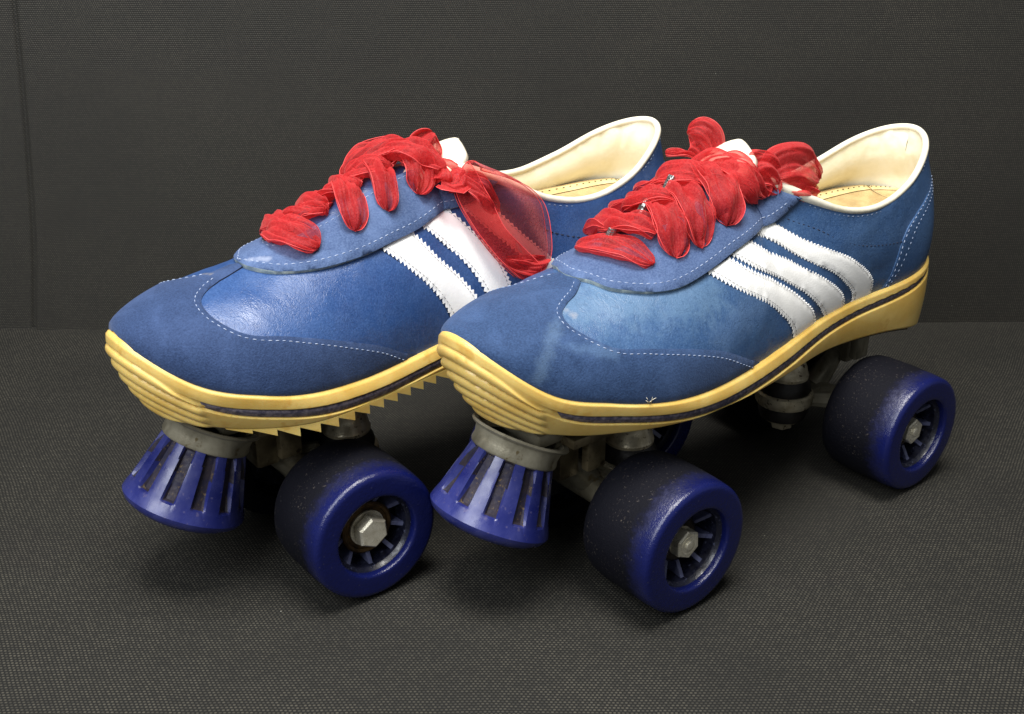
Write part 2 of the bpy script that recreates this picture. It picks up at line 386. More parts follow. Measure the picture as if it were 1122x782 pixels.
def smooth_line(pts, n=40):
    pts = np.array(pts, float); d = np.r_[0, np.cumsum(np.hypot(np.diff(pts[:, 0]), np.diff(pts[:, 1])*GS))]
    t = np.linspace(0, d[-1], n); return np.stack([cs(d, pts[:, 0], t), cs(d, pts[:, 1], t)], -1)
def inside(P, poly):
    x, y = P[:, 0], P[:, 1]; r = np.zeros(len(P), bool); n = len(poly); j = n-1
    for i in range(n):
        a, b = poly[i], poly[j]; c = ((a[1] > y) != (b[1] > y)) & (x < (b[0]-a[0])*(y-a[1])/(b[1]-a[1]+1e-15)+a[0]); r ^= c; j = i
    return r
def patch(S, name, poly, t0, thick, mat, parent, xf, step=.16, gridstep=.2, rim=None, rimw=.12, edgemat=None, dens=True):
    B = densify(poly, step) if dens else np.array(poly); Bs = B*[1, GS]
    lo, hi = Bs.min(0), Bs.max(0)
    gx, gy = np.meshgrid(np.arange(lo[0], hi[0], gridstep), np.arange(lo[1], hi[1], gridstep), indexing='ij')
    G = np.stack([gx.ravel(), gy.ravel()], -1); G = G[inside(G, Bs)]
    A_, B_ = Bs, np.roll(Bs, -1, 0); dm = np.full(len(G), 9.)
    for a, b in zip(A_, B_):
        d = b-a; t = np.clip(((G-a)@d)/(d@d+1e-12), 0, 1); dm = np.minimum(dm, np.linalg.norm(G-(a+t[:, None]*d), axis=1))
    G = G[dm > gridstep*.35]; dm = dm[dm > gridstep*.35]
    n = len(Bs); allp = [Vector(p) for p in np.vstack([Bs, G]).tolist()]
    vo, _, fo, *_ = delaunay_2d_cdt(allp, [(i, (i+1) % n) for i in range(n)], [], 1, 1e-6)
    Q = np.array([[v[0], v[1]] for v in vo]); 
    # distance of each output vertex to the boundary
    dm = np.full(len(Q), 9.)
    for a, b in zip(A_, B_):
        d = b-a; t = np.clip(((Q-a)@d)/(d@d+1e-12), 0, 1); dm = np.minimum(dm, np.linalg.norm(Q-(a+t[:, None]*d), axis=1))
    off = t0 + thick*(.35 + .65*np.sqrt(np.clip(dm/rimw, 0, 1)))
    top = pt_xg(S, Q[:, 0], Q[:, 1]/GS, off)
    mb = MB(); mb.add(top, fo, 0)
    # skirt along boundary edges
    from collections import Counter
    ec = Counter()
    for f in fo:
        for i in range(len(f)): a, b = f[i], f[(i+1) % len(f)]; ec[(min(a, b), max(a, b))] += 1
    low = pt_xg(S, Q[:, 0], Q[:, 1]/GS, 0*off - .04)
    sk = {}; V = []; F = []
    for (a, b), c in ec.items():
        if c == 1:
            for k in (a, b):
                if k not in sk: sk[k] = len(V); V += [top[k], low[k]]
            F.append((sk[a], sk[b], sk[b]+1, sk[a]+1))
    mb.add(V, F, 1 if edgemat else 0)
    o = link(name, mb.v, mb.f, mat, parent, True, [edgemat] if edgemat else None, mb.m if edgemat else None, xf)
    fixn(o); sharp(o, 50); return o
def stitches(S, name, lines, off, mat, parent, xf, L=.24, gap=.13, r=.026):
    mb = MB(); rnd = random.Random(3)
    for ln in lines:
        n = max(40, int(len(ln)*6)); ln = smooth_line(ln, 400)
        P = pt_xg(S, ln[:, 0], ln[:, 1], np.full(len(ln), off)); d = np.r_[0, np.cumsum(np.linalg.norm(np.diff(P, axis=0), axis=1))]
        s = 0.
        while s + L < d[-1]:
            l = L*rnd.uniform(.85, 1.1); t = np.linspace(s, min(s+l, d[-1]), 4)
            q = np.stack([np.interp(t, d, P[:, k]) for k in range(3)], -1)
            c = pt_xg(S, [np.interp(t.mean(), d, ln[:, 0])], [np.interp(t.mean(), d, ln[:, 1])], np.array([off-.05]))[0]
            q[0] += (c-q[1])*.4; q[-1] += (c-q[2])*.4
            tube(mb, q, [r*.7, r, r, r*.7], 5); s += l + gap*rnd.uniform(.8, 1.2)
    return mb.build(name, mat, parent, xf=xf, ang=None)
# ================================================================ ribbon
def bez(P, t):
    P = [np.array(p, float) for p in P]; t = np.asarray(t)[:, None]; V = 1-t
    return V**3*P[0] + 3*V*V*t*P[1] + 3*V*t*t*P[2] + t**3*P[3]
def puff(mb, ctrl, nrm, width, thick, seed, pin0=.25, pin1=.25, layers=(1, -1), twist=0., peak=.55, nu=34, nw=33, crumple=.10, hem=True, rnd0=.0, rnd1=.0):
    rnd = random.Random(seed); u = np.linspace(0, 1, nu); c = bez(ctrl, u); T = np.gradient(c, axis=0); T /= np.linalg.norm(T, axis=1)[:, None]+1e-9
    nrm = np.array(nrm, float); ph = rnd.uniform(0, 6); ph2 = rnd.uniform(0, 6); fr = rnd.uniform(2.2, 3.4)
    prof = np.where(u < peak, pin0+(1-pin0)*np.sin(np.clip(u/peak, 0, 1)*math.pi/2)**.8, pin1+(1-pin1)*np.sin(np.clip((1-u)/(1-peak), 0, 1)*math.pi/2)**.7)
    prof = prof*np.where(u > 1-rnd1, np.sqrt(np.clip(1-((u-(1-rnd1))/max(rnd1, 1e-6))**2, 0, 1)), 1) if rnd1 > 0 else prof
    prof = prof*np.where(u < rnd0, np.sqrt(np.clip(1-(1-u/max(rnd0, 1e-6))**2, 0, 1)), 1) if rnd0 > 0 else prof
    for ly in layers:
        P = []
        for i in range(nu):
            a = twist*(u[i]-.5); W = np.cross(nrm, T[i]); W /= np.linalg.norm(W)+1e-9; Nn = np.cross(T[i], W)
            W2 = W*math.cos(a) + Nn*math.sin(a); N2 = np.cross(T[i], W2)
            for j in range(nw):
                w = -1 + 2*j/(nw-1); wid = width/2*prof[i]
                gather = (1.1-prof[i])
                cr = crumple*(math.sin(w*fr*2.2+ph+u[i]*2)*(.5+gather) + .6*math.sin(w*fr*4.7+ph2+3*u[i])*gather)
                nz = noise.noise(Vector((c[i][0]*1.1+w*1.3+seed, c[i][1]*1.1, c[i][2]*1.1+ly*3)))*crumple*1.6
                nz += .035*math.sin(w*17+ph+2.5*math.sin(u[i]*4+ph2)) + .02*math.sin(w*29+ph2+6*u[i])
                h = ly*thick*math.sqrt(max(0, 1-w*w))*(math.sin(math.pi*min(1, max(0, u[i])))**.6 if len(layers) > 1 else 1)
                P.append(c[i] + W2*(w*wid*(1+.05*math.sin(5*u[i]+ph))) + N2*(h + cr*prof[i] + nz))
        mb.add(P, grid_faces(nu, nw), 0)
        if hem:
            for j in (0, nw-1): tube(mb, [P[i*nw+j] for i in range(nu)], .014, 5, 1)
    return mb
# ================================================================ the pair
WL, TR, RW, WW = 15.367, 12.81, 2.9, 3.94
KX = lambda L, xt=15.04: [v if v < 6 else 6+(v-6)*(xt-6)/9.6 for v in L]
SHAPE = dict(xh=-12.95, xt=15.04, xhs=[-12.95, -13.44, -13.24, -12.94], xk=KX(BASE['xk']), rk=KX(BASE['rk']),
    zf=[10.08, 9.47, 9.32, 9.07, 8.76, 8.77, 9.37, 10.13, 11.18, 11.99],
    zr=[15.77, 14.94, 13.99, 13.45, 13.73, 14.5, 15.39, 15.47, 14.57, 13.54, 12.95, 12.62, 12.62, 12.5],
    wl=[3.26, 3.09, 3.19, 3.86, 4.5, 4.22, 4.11], wr=[3.26, 3.09, 3.04, 3.61, 4.35, 4.22, 4.11], cw=2.91, cf=.74)
CAP_R = [(2.35, .999), (3.72, .912), (5.18, .811), (7.3, .704), (9.0, .648), (10.38, .604), (11.11, .503), (11.5, .377), (11.38, .277), (10.85, .208), (10.2, .16), (9.6, .10)]
EYE_R = [(9.72, 0.), (9.62, .06), (9.37, .126), (9.04, .233), (8.53, .30), (7.69, .371), (6.46, .43), (5.01, .449), (3.33, .447), (1.6, .425), (.3, .36), (-.6, .24), (-1.2, .12), (-1.7, .012)]
STR_R = [([(4.79, .44), (3.55, .591), (2.1, .704), (.92, .80), (.03, .899), (-.35, .999)], [(3.61, .453), (2.44, .572), (.87, .667), (-.55, .745), (-1.65, .862), (-2.1, .999)]),
       ([(3.27, .447), (1.93, .572), (.2, .654), (-1.31, .723), (-2.43, .862), (-3.05, .999)], [(2.21, .43), (1.04, .516), (-.59, .54), (-2.1, .59), (-3.33, .711), (-4.22, .887), (-4.42, .999)]),
       ([(1.54, .418), (-.14, .459), (-1.65, .49), (-3.16, .56), (-4.34, .717), (-4.95, .849), (-5.15, .999)], [(.25, .33), (-1.03, .335), (-2.54, .36), (-4.06, .434), (-5.4, .61), (-6.29, .811), (-6.45, .999)])]
EYE_L = [(9.42, 0.), (9.38, .055), (9.15, .13), (8.75, .205), (7.4, .318), (6.34, .368), (4.07, .43), (1.99, .425), (.9, .37), (-.18, .285), (-.8, .2), (-1.3, .1), (-1.7, .012)]
CAP_L = [(3.2, .999), (4.07, .955), (5.27, .859), (7.4, .724), (9.43, .618), (11.12, .533), (11.72, .38), (11.7, .22), (11.15, .12), (10.5, .07)]
STR_L = [([(4.2, .425), (3.29, .568), (2.42, .688), (1.85, .779), (1.46, .864), (1.2, .999)], [(2.75, .43), (1.7, .603), (.73, .714), (.15, .814), (-.1, .9), (-.2, .999)]),
         ([(2.1, .42), (1.02, .548), (.15, .653), (-.47, .794), (-.75, .999)], [(.65, .34), (-.42, .467), (-1.1, .573), (-1.5, .724), (-1.85, .999)]),
         ([(0.05, .29), (-1.15, .407), (-2.45, .548), (-3.0, .75), (-3.2, .999)], [(-.85, .16), (-2.0, .302), (-3.2, .452), (-4.2, .62), (-4.7, .8), (-4.9, .999)])]
def root(name, loc, rz, label, cat):
    o = bpy.data.objects.new(name, None); COL.objects.link(o); o.empty_display_size = .05
    o.location = Vector(loc)*CM; o.rotation_euler = (0, 0, math.radians(rz)); o['label'] = label; o['category'] = cat; return o
def zig(line, pitch=.19, amp=.06):
    L = smooth_line(line, 300); d = np.r_[0, np.cumsum(np.hypot(np.diff(L[:, 0]), np.diff(L[:, 1])*GS))]
    n = int(d[-1]/pitch)*2; t = np.linspace(0, d[-1], n+1); Q = np.stack([np.interp(t, d, L[:, 0]), np.interp(t, d, L[:, 1])], -1)
    T = np.gradient(Q*[1, GS], axis=0); T /= np.linalg.norm(T, axis=1)[:, None]; Nn = np.stack([-T[:, 1], T[:, 0]], -1)
    rnd = random.Random(int(abs(line[0][0])*100))
    s = np.array([(1 if k % 2 else -1)*amp*rnd.uniform(.7, 1.15) for k in range(n+1)])
    return Q + Nn*s[:, None]/[1, GS]
def build_shoe(S, R, xf, worn, seed):
    CAP, EYE, STR = (CAP_R, EYE_R, STR_R) if worn else (CAP_L, EYE_L, STR_L)
    # ---- upper
    q = .5-.5*np.cos(np.pi*np.linspace(0, 1, 190)); x = S.X(q); nv = 34; v = np.linspace(0, 1, nv)
    X_, V_ = np.meshgrid(x, v, indexing='ij'); mb = MB()
    for sd in (1, -1): mb.add(S.S(X_, V_, sd).reshape(-1, 3), grid_faces(len(x), nv))
    up = link('upper', mb.v, mb.f, 'blue_leather_scuffed' if worn else 'blue_leather', R, xf=xf)
    bm = bmesh.new(); bm.from_mesh(up.data); bmesh.ops.remove_doubles(bm, verts=bm.verts, dist=2e-6)
    for vv in bm.verts:
        nz = noise.noise(vv.co*70+Vector((seed, 0, 0)))*.0005 + noise.noise(vv.co*160)*.00018; vv.co += vv.normal*nz
    bmesh.ops.recalc_face_normals(bm, faces=bm.faces); bm.to_mesh(up.data); bm.free(); up.data.update()
    mir = lambda L: [(a, -b) for a, b in L]
    # ---- stripes, each side
    for sd in (1, -1):
        for k, (f, r) in enumerate(STR):
            f = [(a+.08, b) for a, b in f]; r = [(a-.07, b) for a, b in r]
            F_, R_ = zig(f), zig(r); poly = np.vstack([F_, R_[::-1]])*[1, sd]
            st = patch(S, 'side_stripe', poly, .01, .065, 'white_leather', R, xf, dens=False, gridstep=.22, rimw=.03)
            st['label'] = 'white zigzag edged leather side stripe'
            a = smooth_line(f, 60); b = smooth_line(r, 60); T = lambda L, o: [(p[0]+o, p[1]*sd) for p in L]
            stitches(S, 'stripe_stitching', [T(a, -.16), T(b, .16)], .072, 'dark_thread_edge_shade', st, xf, L=.15, gap=.06, r=.009)
            # dark line along each stripe's front edge, its shadow put in as colour
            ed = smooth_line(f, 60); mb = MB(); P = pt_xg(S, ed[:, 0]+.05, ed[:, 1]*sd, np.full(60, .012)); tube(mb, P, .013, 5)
            mb.build('stripe_edge_shade', 'zigzag_shadow', st, xf=xf, ang=None)
    # ---- toe cap
    cl = smooth_line(CAP, 90)
    poly = [tuple(p) for p in cl] + [(9.2, .03), (9.2, -.03)] + [(a, -b) for a, b in cl[::-1]]
    bot = [(xx, -.999) for xx in np.linspace(2.5, S.xt-.03, 60)] + [(S.xt-.03, g) for g in np.linspace(-.95, .95, 30)] + [(xx, .999) for xx in np.linspace(S.xt-.03, 2.5, 60)]
    cap = patch(S, 'toe_cap', poly+bot, .0, .13, 'blue_suede_worn' if worn else 'blue_suede', R, xf, gridstep=.2, rimw=.10, edgemat='dark_thread_edge_shade')  # dark skirt: gap shade put into the colour of the cap's leather edge
    inner = [(a + .0, b) for a, b in CAP[1:-1]]
    def inset(L, d):
        L = smooth_line(L, 80); T = np.gradient(L*[1, GS], axis=0); T /= np.linalg.norm(T, axis=1)[:, None]
        N_ = np.stack([-T[:, 1], T[:, 0]], -1); return L + N_*d/[1, GS]
    i1 = inset(CAP, .20)
    if (i1[40, 0] - smooth_line(CAP, 80)[40, 0]) < 0 and True: i1 = inset(CAP, -.20)
    i1 = [p for p in i1.tolist() if p[1] < .985]
    stitches(S, 'stitching', [i1, mir(i1)], .135, 'thread', cap, xf, L=.17, gap=.10, r=.018)
    # loose fibres caught on the toe
    rnd = random.Random(seed*7); mb = MB(); fx, fg = ((9.3, .97) if worn else (12.0, -.06))
    for k in range(5 if worn else 0):
        x_ = fx + rnd.uniform(-.16, .16)*(1 if worn else 2.2); p0 = pt_xg(S, [x_], [fg], np.array([.12]))[0]; d = np.array([rnd.uniform(-1, 1), rnd.uniform(-.2, 1), rnd.uniform(.2, 1.2)])*(.28 if worn else .13)
        tube(mb, [p0, p0+d*.5+[rnd.uniform(-.04, .04), 0, .02], p0+d], [.02, .014, .006], 4)
    if worn: mb.build('loose_fibre', 'white_piping', cap, xf=xf, ang=None)
    # ---- heel counter
    HC = [(-7.25, .999), (-7.64, .881), (-7.97, .667), (-8.2, .503), (-8.6, .40), (-9.3, .33), (-10.4, .30), (-12.0, .29), (-12.9, .285)]
    for sd in (1, -1):
        hl = smooth_line(HC, 60)
        poly = [(a, b*sd) for a, b in hl.tolist()] + [(-12.9, g*sd) for g in np.linspace(.35, .95, 12)] + [(xx, .999*sd) for xx in np.linspace(-12.9, -7.4, 30)]
        hc = patch(S, 'heel_counter', poly, 0., .055, 'blue_leather_scuffed' if worn else 'blue_leather', R, xf, gridstep=.22)
        stitches(S, 'stitching', [[(a-.12, b*sd) for a, b in HC[:-1]], [(a, b*sd) for a, b in [(-7.75, .98), (-8.31, .792), (-8.7, .623), (-9.26, .453), (-10.7, .371), (-12.4, .36)]]], .06, 'thread', hc, xf, L=.16, gap=.12, r=.014)
    seam = [(-.9, .235), (-2.43, .22), (-4.17, .308), (-6.52, .409), (-8.3, .50)]
    for ln in (seam, mir(seam)): stitches(S, 'seam', [ln], .0, 'dark_thread_edge_shade', up, xf, L=.22, gap=.08, r=.022)
    rim_st = [(xx, .045) for xx in np.linspace(-12.6, -2, 20)]
    stitches(S, 'collar_stitching', [rim_st, mir(rim_st)], .0, 'thread', up, xf, L=.16, gap=.14, r=.014)
    # ---- eyestay (one piece, open towards the ankle)
    el = smooth_line(EYE, 90).tolist()
    slot = [(-1.65, .008), (0.4, .055), (2., .10), (4., .115), (6., .10), (7.2, .07), (7.75, .03)]
    sl = smooth_line(slot, 40).tolist()
    poly = el + sl[1:] + [(a, -b) for a, b in sl[::-1]][:-1] + [(a, -b) for a, b in el[::-1]]
    # remove duplicated centre point
    out = []
    for p_ in poly:
        if not out or abs(p_[0]-out[-1][0])+abs(p_[1]-out[-1][1]) > 1e-4: out.append(p_)
    if abs(out[0][0]-out[-1][0])+abs(out[0][1]-out[-1][1]) < 1e-4: out.pop()
    ey = patch(S, 'eyestay', out, .13, .14, 'strap_suede', R, xf, gridstep=.18, edgemat='suede_edge', rimw=.08)
    es = [p for p in inset(EYE[1:-1], -.24).tolist()]
    if es[40][0] > 0 and es[40][1] > smooth_line(EYE[1:-1], 80)[40][1]: es = inset(EYE[1:-1], .24).tolist()
    es = [(9.40, .0)] + [p for p in es[3:]]
    inn = [(a, b+.035) for a, b in slot[1:-1]] + [(8.15, .03), (8.2, 0)]
    stitches(S, 'stitching', [es, mir(es), inn, mir(inn)], .275, 'thread', ey, xf, L=.20, gap=.09, r=.017)
    # ---- lining, rim, insole
    mb = MB(); xs = S.X(.5-.5*np.cos(np.pi*np.linspace(0, 1, 150))); xs = xs[xs < S.cf+.6]; vv = np.linspace(.30, 1, 24)
    X_, V_ = np.meshgrid(xs, vv, indexing='ij')
    for sd in (1, -1):
        P = S.S(X_, V_, sd); c = np.array([-8.5, 0, 0]); d = P.copy(); d[..., 2] = 0
        Nn = S.N(X_, np.clip(V_, 0, .97), sd); Nn[..., 2] *= .3; Nn /= np.linalg.norm(Nn, axis=-1, keepdims=True)
        pad = .16 + .30*np.sin(np.pi*np.clip((V_-.55)/.45, 0, 1))**1.2
        P = P - Nn*pad[..., None]; P[..., 1] = np.where(sd*P[..., 1] < 0, 0, P[..., 1])
        mb.add(P.reshape(-1, 3), grid_faces(len(xs), len(vv)))
    li = link('collar_lining', mb.v, mb.f, 'cream_lining', R, xf=xf)
    bm = bmesh.new(); bm.from_mesh(li.data)
    for q_ in bm.verts:
        k = sm(.135, .150, q_.co.z); q_.co += q_.normal*float(k)*.0006*math.sin(q_.co.x*900+noise.noise(q_.co*120)*6)*max(0, noise.noise(q_.co*45+Vector((seed, 3, 1))))*2
    bm.to_mesh(li.data); bm.free()
    xr = S.X(.5-.5*np.cos(np.pi*np.linspace(0, 1, 150))); xr = xr[xr < S.cf+.05]
    l = S.S(xr, 0*xr+1, 1); r = S.S(xr, 0*xr+1, -1); path = np.vstack([l[::-1], r[1:]])
    path = path[::2]; mb = MB(); path[:, 2] += .02
    cen = np.array([-7.5, 0, 0]); dirn = cen - path; dirn[:, 2] = 0; dirn /= np.linalg.norm(dirn, axis=1)[:, None]
    tube(mb, path + dirn*.10, .155 + .13*sm(-4, 0, path[:, 0]), 12); mb.build('collar_piping', 'white_piping', R, xf=xf, ang=None)
    vz = np.linspace(0, 1, 60)
    def walls(xx):
        r_ = []
        for sd in (1, -1):
            p_ = S.S(np.full(60, xx), vz, sd); i_ = int(np.argmin(np.abs(p_[:, 2]-12.35))); q_ = p_[i_].copy(); q_[1] -= sd*.22
            if q_[1]*sd < 0: q_[1] = 0
            if xx < -12: q_[0] += .22
            r_.append(q_)
        return r_
    mb = MB(); xi = xs[xs < S.cf+.2]; ni = 15; P = []
    for xx in xi:
        a, b = walls(xx)
        for j in range(ni):
            t = j/(ni-1); w = 2*t-1; p_ = b + (a-b)*(t*.94+.03); z = 12.05 + .35*w*w + .10*sm(-9, -12.5, xx) - .25*sm(-7, 0, xx)
            P.append((p_[0], p_[1], z))
    mb.add(P, grid_faces(len(xi), ni)); ins = mb.build('insole', 'tan_insole', R, xf=xf, ang=None)
    mb = MB(); mt = MB()
    for w0, w1, dz in ((.72, .93, .05),):
        for sd in (1, -1):
            Q = []
            for xx in xi:
                a, b = walls(xx)
                for w in (w0, (w0+w1)/2, w1):
                    t = (sd*w+1)/2; p_ = b+(a-b)*(t*.94+.03); Q.append((p_[0], p_[1], 12.05+.35*w*w+.10*sm(-9, -12.5, xx)-.25*sm(-7, 0, xx)+dz+(.05 if w == (w0+w1)/2 else 0)))
            mb.add(Q, grid_faces(len(xi), 3))
            for i in range(8, len(xi)-3, 2):
                tube(mt, [np.array(Q[3*i+1])+[0, 0, .03], np.array(Q[3*i+1])*.55+np.array(Q[3*(i+1)+1])*.45+[0, 0, .03]], .02, 5)
    tp = mb.build('insole_tape', 'insole_tape', ins, xf=xf, ang=None); mt.build('tape_stitching', 'dark_metal', ins, xf=xf, ang=None)
    # ---- sole
    qn = .5-.5*np.cos(np.pi*np.linspace(0, 1, 260)); nr = 64; hh = np.linspace(0, 1, nr); x1 = S.X(qn)
    Q_, H_ = np.meshgrid(qn, hh, indexing='ij'); X1 = S.X(Q_); HT = S.zfe(X1) - S.zbe(X1); D = (1-H_)*HT
    d1 = cs([-13, -9, -4, 0, 5, 10, 12.5], [.34, .42, .50, .54, .55, .64, .70], X1); bw = cs([-13, -11, -4, 0, 5, 10, 12.5], [.02, .18, .28, .33, .38, .42, .40], X1)
    gm = sm(-12.6, -11.8, X1)*sm(13.1, 12.9, X1)
    inb = sm(d1-.05, d1+.01, D)*sm(d1+bw+.05, d1+bw-.01, D)*gm
    lead = sm(d1-.05, d1+.03, D)*sm(d1+bw+.05, d1+bw-.03, D)*sm(12.9, 13.1, X1)*sm(13.55, 13.3, X1)   # step ahead of the stripe
    st_ = S.xt - 1.9 + .62*np.clip((D-.6)/1.8, 0, 1); rm = sm(st_, st_+.2, X1)*sm(.40, .55, D - .45*sm(S.xt-.4, S.xt-1.6, X1))
    ribs = rm*(.17*np.abs(np.sin(np.pi*(D-.5)/.60))**.6 - .05)
    roll = -.10*sm(.16, 0, D)**2 - .10*sm(.14, 0, H_*HT)**2
    off = -.13*inb - .05*lead + ribs + roll + .06*sm(11.5, 13.5, X1)*sm(0, .5, D)
    rings = []; mb = MB()
    for sd in (1, -1):
        P = S.wall(Q_, H_, sd, off)
        nzv = np.array([noise.noise(Vector(pp*.9)) for pp in P.reshape(-1, 3).tolist()] if False else 0.)
        top_in = S.wall(qn, qn*0+1, sd, -.45); top_in[:, 2] -= .05; bot_in = S.wall(qn, qn*0, sd, -.5); bot_in[:, 2] += .0
        P = np.concatenate([bot_in[:, None], P, top_in[:, None]], 1); rings.append(bot_in)
        mb.add(P.reshape(-1, 3), grid_faces(len(qn), nr+2))
    mb.add(np.stack([rings[0], rings[1]], 1).reshape(-1, 3), grid_faces(len(qn), 2))
    so = mb.build('sole', 'gum_rubber', R, xf=xf, ang=60)
    for sd in (1, -1):
        qs = qn[(x1 > -12.2) & (x1 < 12.98)]; xq = S.X(qs); ht = S.zfe(xq)-S.zbe(xq); a = cs([-13, -9, -4, 0, 5, 10, 12.5], [.34, .42, .50, .54, .55, .64, .70], xq); b = cs([-13, -11, -4, 0, 5, 10, 12.5], [.02, .18, .28, .33, .38, .42, .40], xq)
        rows = []
        for k, o_ in ((0, -.12), (.12, -.065), (.45, -.05), (.55, -.075), (.88, -.06), (1, -.12)): rows.append(S.wall(qs, 1-(a+b*k)/ht, sd, o_))
        mb = MB(); mb.add(np.stack(rows, 1).reshape(-1, 3), grid_faces(len(qs), 6)); mb.build('sole_stripe', 'stripe_rubber', so, xf=xf, ang=None)
    # tread teeth across the underside
    mb = MB(); pitch = .80; amp = .40 if not worn else .08; xx = 13.0
    while xx > -2.5:
        q0 = (xx - S.xh)/(S.xt-S.xh); q1 = (xx-pitch-S.xh)/(S.xt-S.xh); am = amp*(.35+.65*float(sm(13.2, 11.2, xx)))
        a = [S.wall([q_], [0], s_, .03)[0] for q_ in (q0, q1) for s_ in (1, -1)]
        up_ = lambda p_, z: (p_[0], p_[1], p_[2]+z)
        V = [up_(a[0], .06), up_(a[1], .06), up_(a[2], .06), up_(a[3], .06), up_(a[2], -am), up_(a[3], -am), up_(a[0], -.01), up_(a[1], -.01)]
        F = [(0, 1, 3, 2), (6, 7, 5, 4), (2, 3, 5, 4), (0, 1, 7, 6), (0, 2, 4, 6), (1, 3, 5, 7)]
        mb.add(V, F); xx -= pitch
    if not worn: mb.build('tread', 'gum_rubber', so, xf=xf, ang=20)
    return up, so
def make_tongue(R, xf, tip, S):
    P = [(3.4, 0, 14.9), (2., 0, 15.2), (tip[0]+1.0, 0, tip[2]-.55), tip]; u = np.linspace(0, 1, 30); c = bez(P, u); T = np.gradient(c, axis=0); T /= np.linalg.norm(T, axis=1)[:, None]
    mb = MB(); nw = 17
    for ly in (1, -1):
        V = []
        for i in range(30):
            N_ = np.array([-T[i][2], 0, T[i][0]]); N_ = N_*(-1 if N_[2] < 0 else 1); wd = 1.45*float(close_((1-u[i])/.30, 2.2))
            for j in range(nw):
                w = -1+2*j/(nw-1); h = .26*math.sqrt(max(0, 1-w*w))*float(close_((1-u[i])/.25, 2)); V.append(c[i] + [0, w*wd, 0] + N_*(ly*h) - np.array([0, 0, .45*w*w]))
        mb.add(V, grid_faces(30, nw))
    return mb.build('tongue', 'white_piping', R, xf=xf, ang=None)
def wheel_mesh():
    # axle along local y, outer face at +WW/2
    a = WW/2; f = a
    arc = [(2.55+.27*math.sin(a_), f-.28+.27*math.cos(a_)) for a_ in np.linspace(.12, 1.45, 9)]
    prof = [(1.76, f-.16), (1.775, f-.06), (1.81, f-.015), (1.86, f-.0), (1.95, f+.005), (2.1, f+.005), (2.3, f), (2.5, f-.005)] + arc + [(2.835, f-.42), (2.85, f-.6), (2.87, f-.9), (2.885, f-1.3), (2.90, 0), (2.89, -f+.9), (2.84, -f+.5), (2.70, -f+.22), (2.5, -f+.08), (2.3, -f), (1.8, -f), (1.74, -f+.1), (1.70, -f+.9), (1.70, f-1.9), (1.74, f-.4)]
    ty = lathe(MB(), prof, (0, 0, 0), (0, 1, 0), 96, closed=True)
    hb = MB(); lathe(hb, [(1.76, f-.25), (1.74, f-.35), (1.62, f-.5), (1.55, f-1.5), (1.05, f-1.55), (1.02, f-1.1), (.80, f-1.08), (.80, -f+.9), (1.5, -f+.85), (1.72, -f+.3)], ax=(0, 1, 0), n=64)
    for k in range(9):
        t = 2*math.pi*k/9+.15; d = np.array([math.cos(t), 0, math.sin(t)]); s_ = np.array([-math.sin(t), 0, math.cos(t)])
        V = [d*r + s_*w + np.array([0, y, 0]) for r, y in ((.95, f-1.52), (1.64, f-1.52), (1.66, f-.62), (.98, f-1.0)) for w in (-.09, .09)]
        hb.add(V, [(0, 2, 4, 6), (1, 3, 5, 7), (0, 1, 3, 2), (2, 3, 5, 4), (4, 5, 7, 6), (6, 7, 1, 0)], 1)
    return ty, hb
def hexa(r): return [(r*math.cos(math.pi/3*k+.3), r*math.sin(math.pi/3*k+.3)) for k in range(6)]
def make_wheels(R, special):
    f = WW/2; out = []
    ty, hb = wheel_mesh(); o = ty.build('wheel', 'worn_tread', R, ang=60)
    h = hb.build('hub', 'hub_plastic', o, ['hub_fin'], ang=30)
    b = MB(); lathe(b, [(.92, f-1.12), (.92, f-1.02), (.84, f-.98), (.74, f-1.0), (.60, f-.99), (.3, f-.97)], ax=(0, 1, 0), n=48); be = b.build('bearing', 'dark_metal', o)
    b = MB(); lathe(b, [(.62, f-.98), (.62, f-.93), (.3, f-.92)], ax=(0, 1, 0), n=32); prism(b, hexa(.64), f-.94, f-.46, ax=(0, 1, 0), bev=.06)
    lathe(b, [(.40, f-.50), (.40, f-.44), (.24, f-.50), (.22, f-.56), (.20, f-.62), (.2, f-.42), (.17, f-.38), (.0, f-.37)], ax=(0, 1, 0), n=24); nu = b.build('axle_nut', 'bright_steel', o)
    kids = [h, be, nu]
    pos = [(WL/2, 1), (-WL/2, 1), (WL/2, -1), (-WL/2, -1)]
    for k, (x, s_) in enumerate(pos):
        if k == 0: w = o; ks = kids
        else:
            w = o.copy(); COL.objects.link(w); ks = []
            for c_ in kids: d = c_.copy(); COL.objects.link(d); d.parent = w; ks.append(d)
        w.location = Vector((x, s_*(TR/2-f-(0 if s_ > 0 else 1.15)), RW))*CM
        w.rotation_euler = (0, [0.3, 1.1, 2.0, .6][k], 0) if s_ > 0 else (0, [0.3, 1.1, 2.0, .6][k], math.pi)
    if special:                                   # worn front wheel: rusty bearing and a taller domed bolt head
        for c_ in (be, nu): bpy.data.objects.remove(c_)
        b = MB(); lathe(b, [(1.14, f-1.1), (1.14, f-.86), (1.06, f-.80), (.96, f-.84), (.92, f-.92), (.3, f-.90)], ax=(0, 1, 0), n=48); q = b.build('bearing', 'rusty_steel', o); q['label'] = 'rusty brown bearing ring'
        b = MB(); lathe(b, [(.78, f-.92), (.78, f-.84), (.3, f-.83)], ax=(0, 1, 0), n=32); prism(b, hexa(.70), f-.86, f-.28, ax=(0, 1, 0), bev=.09); q = b.build('axle_nut', 'bright_steel', o); q['label'] = 'large hexagonal bolt head'
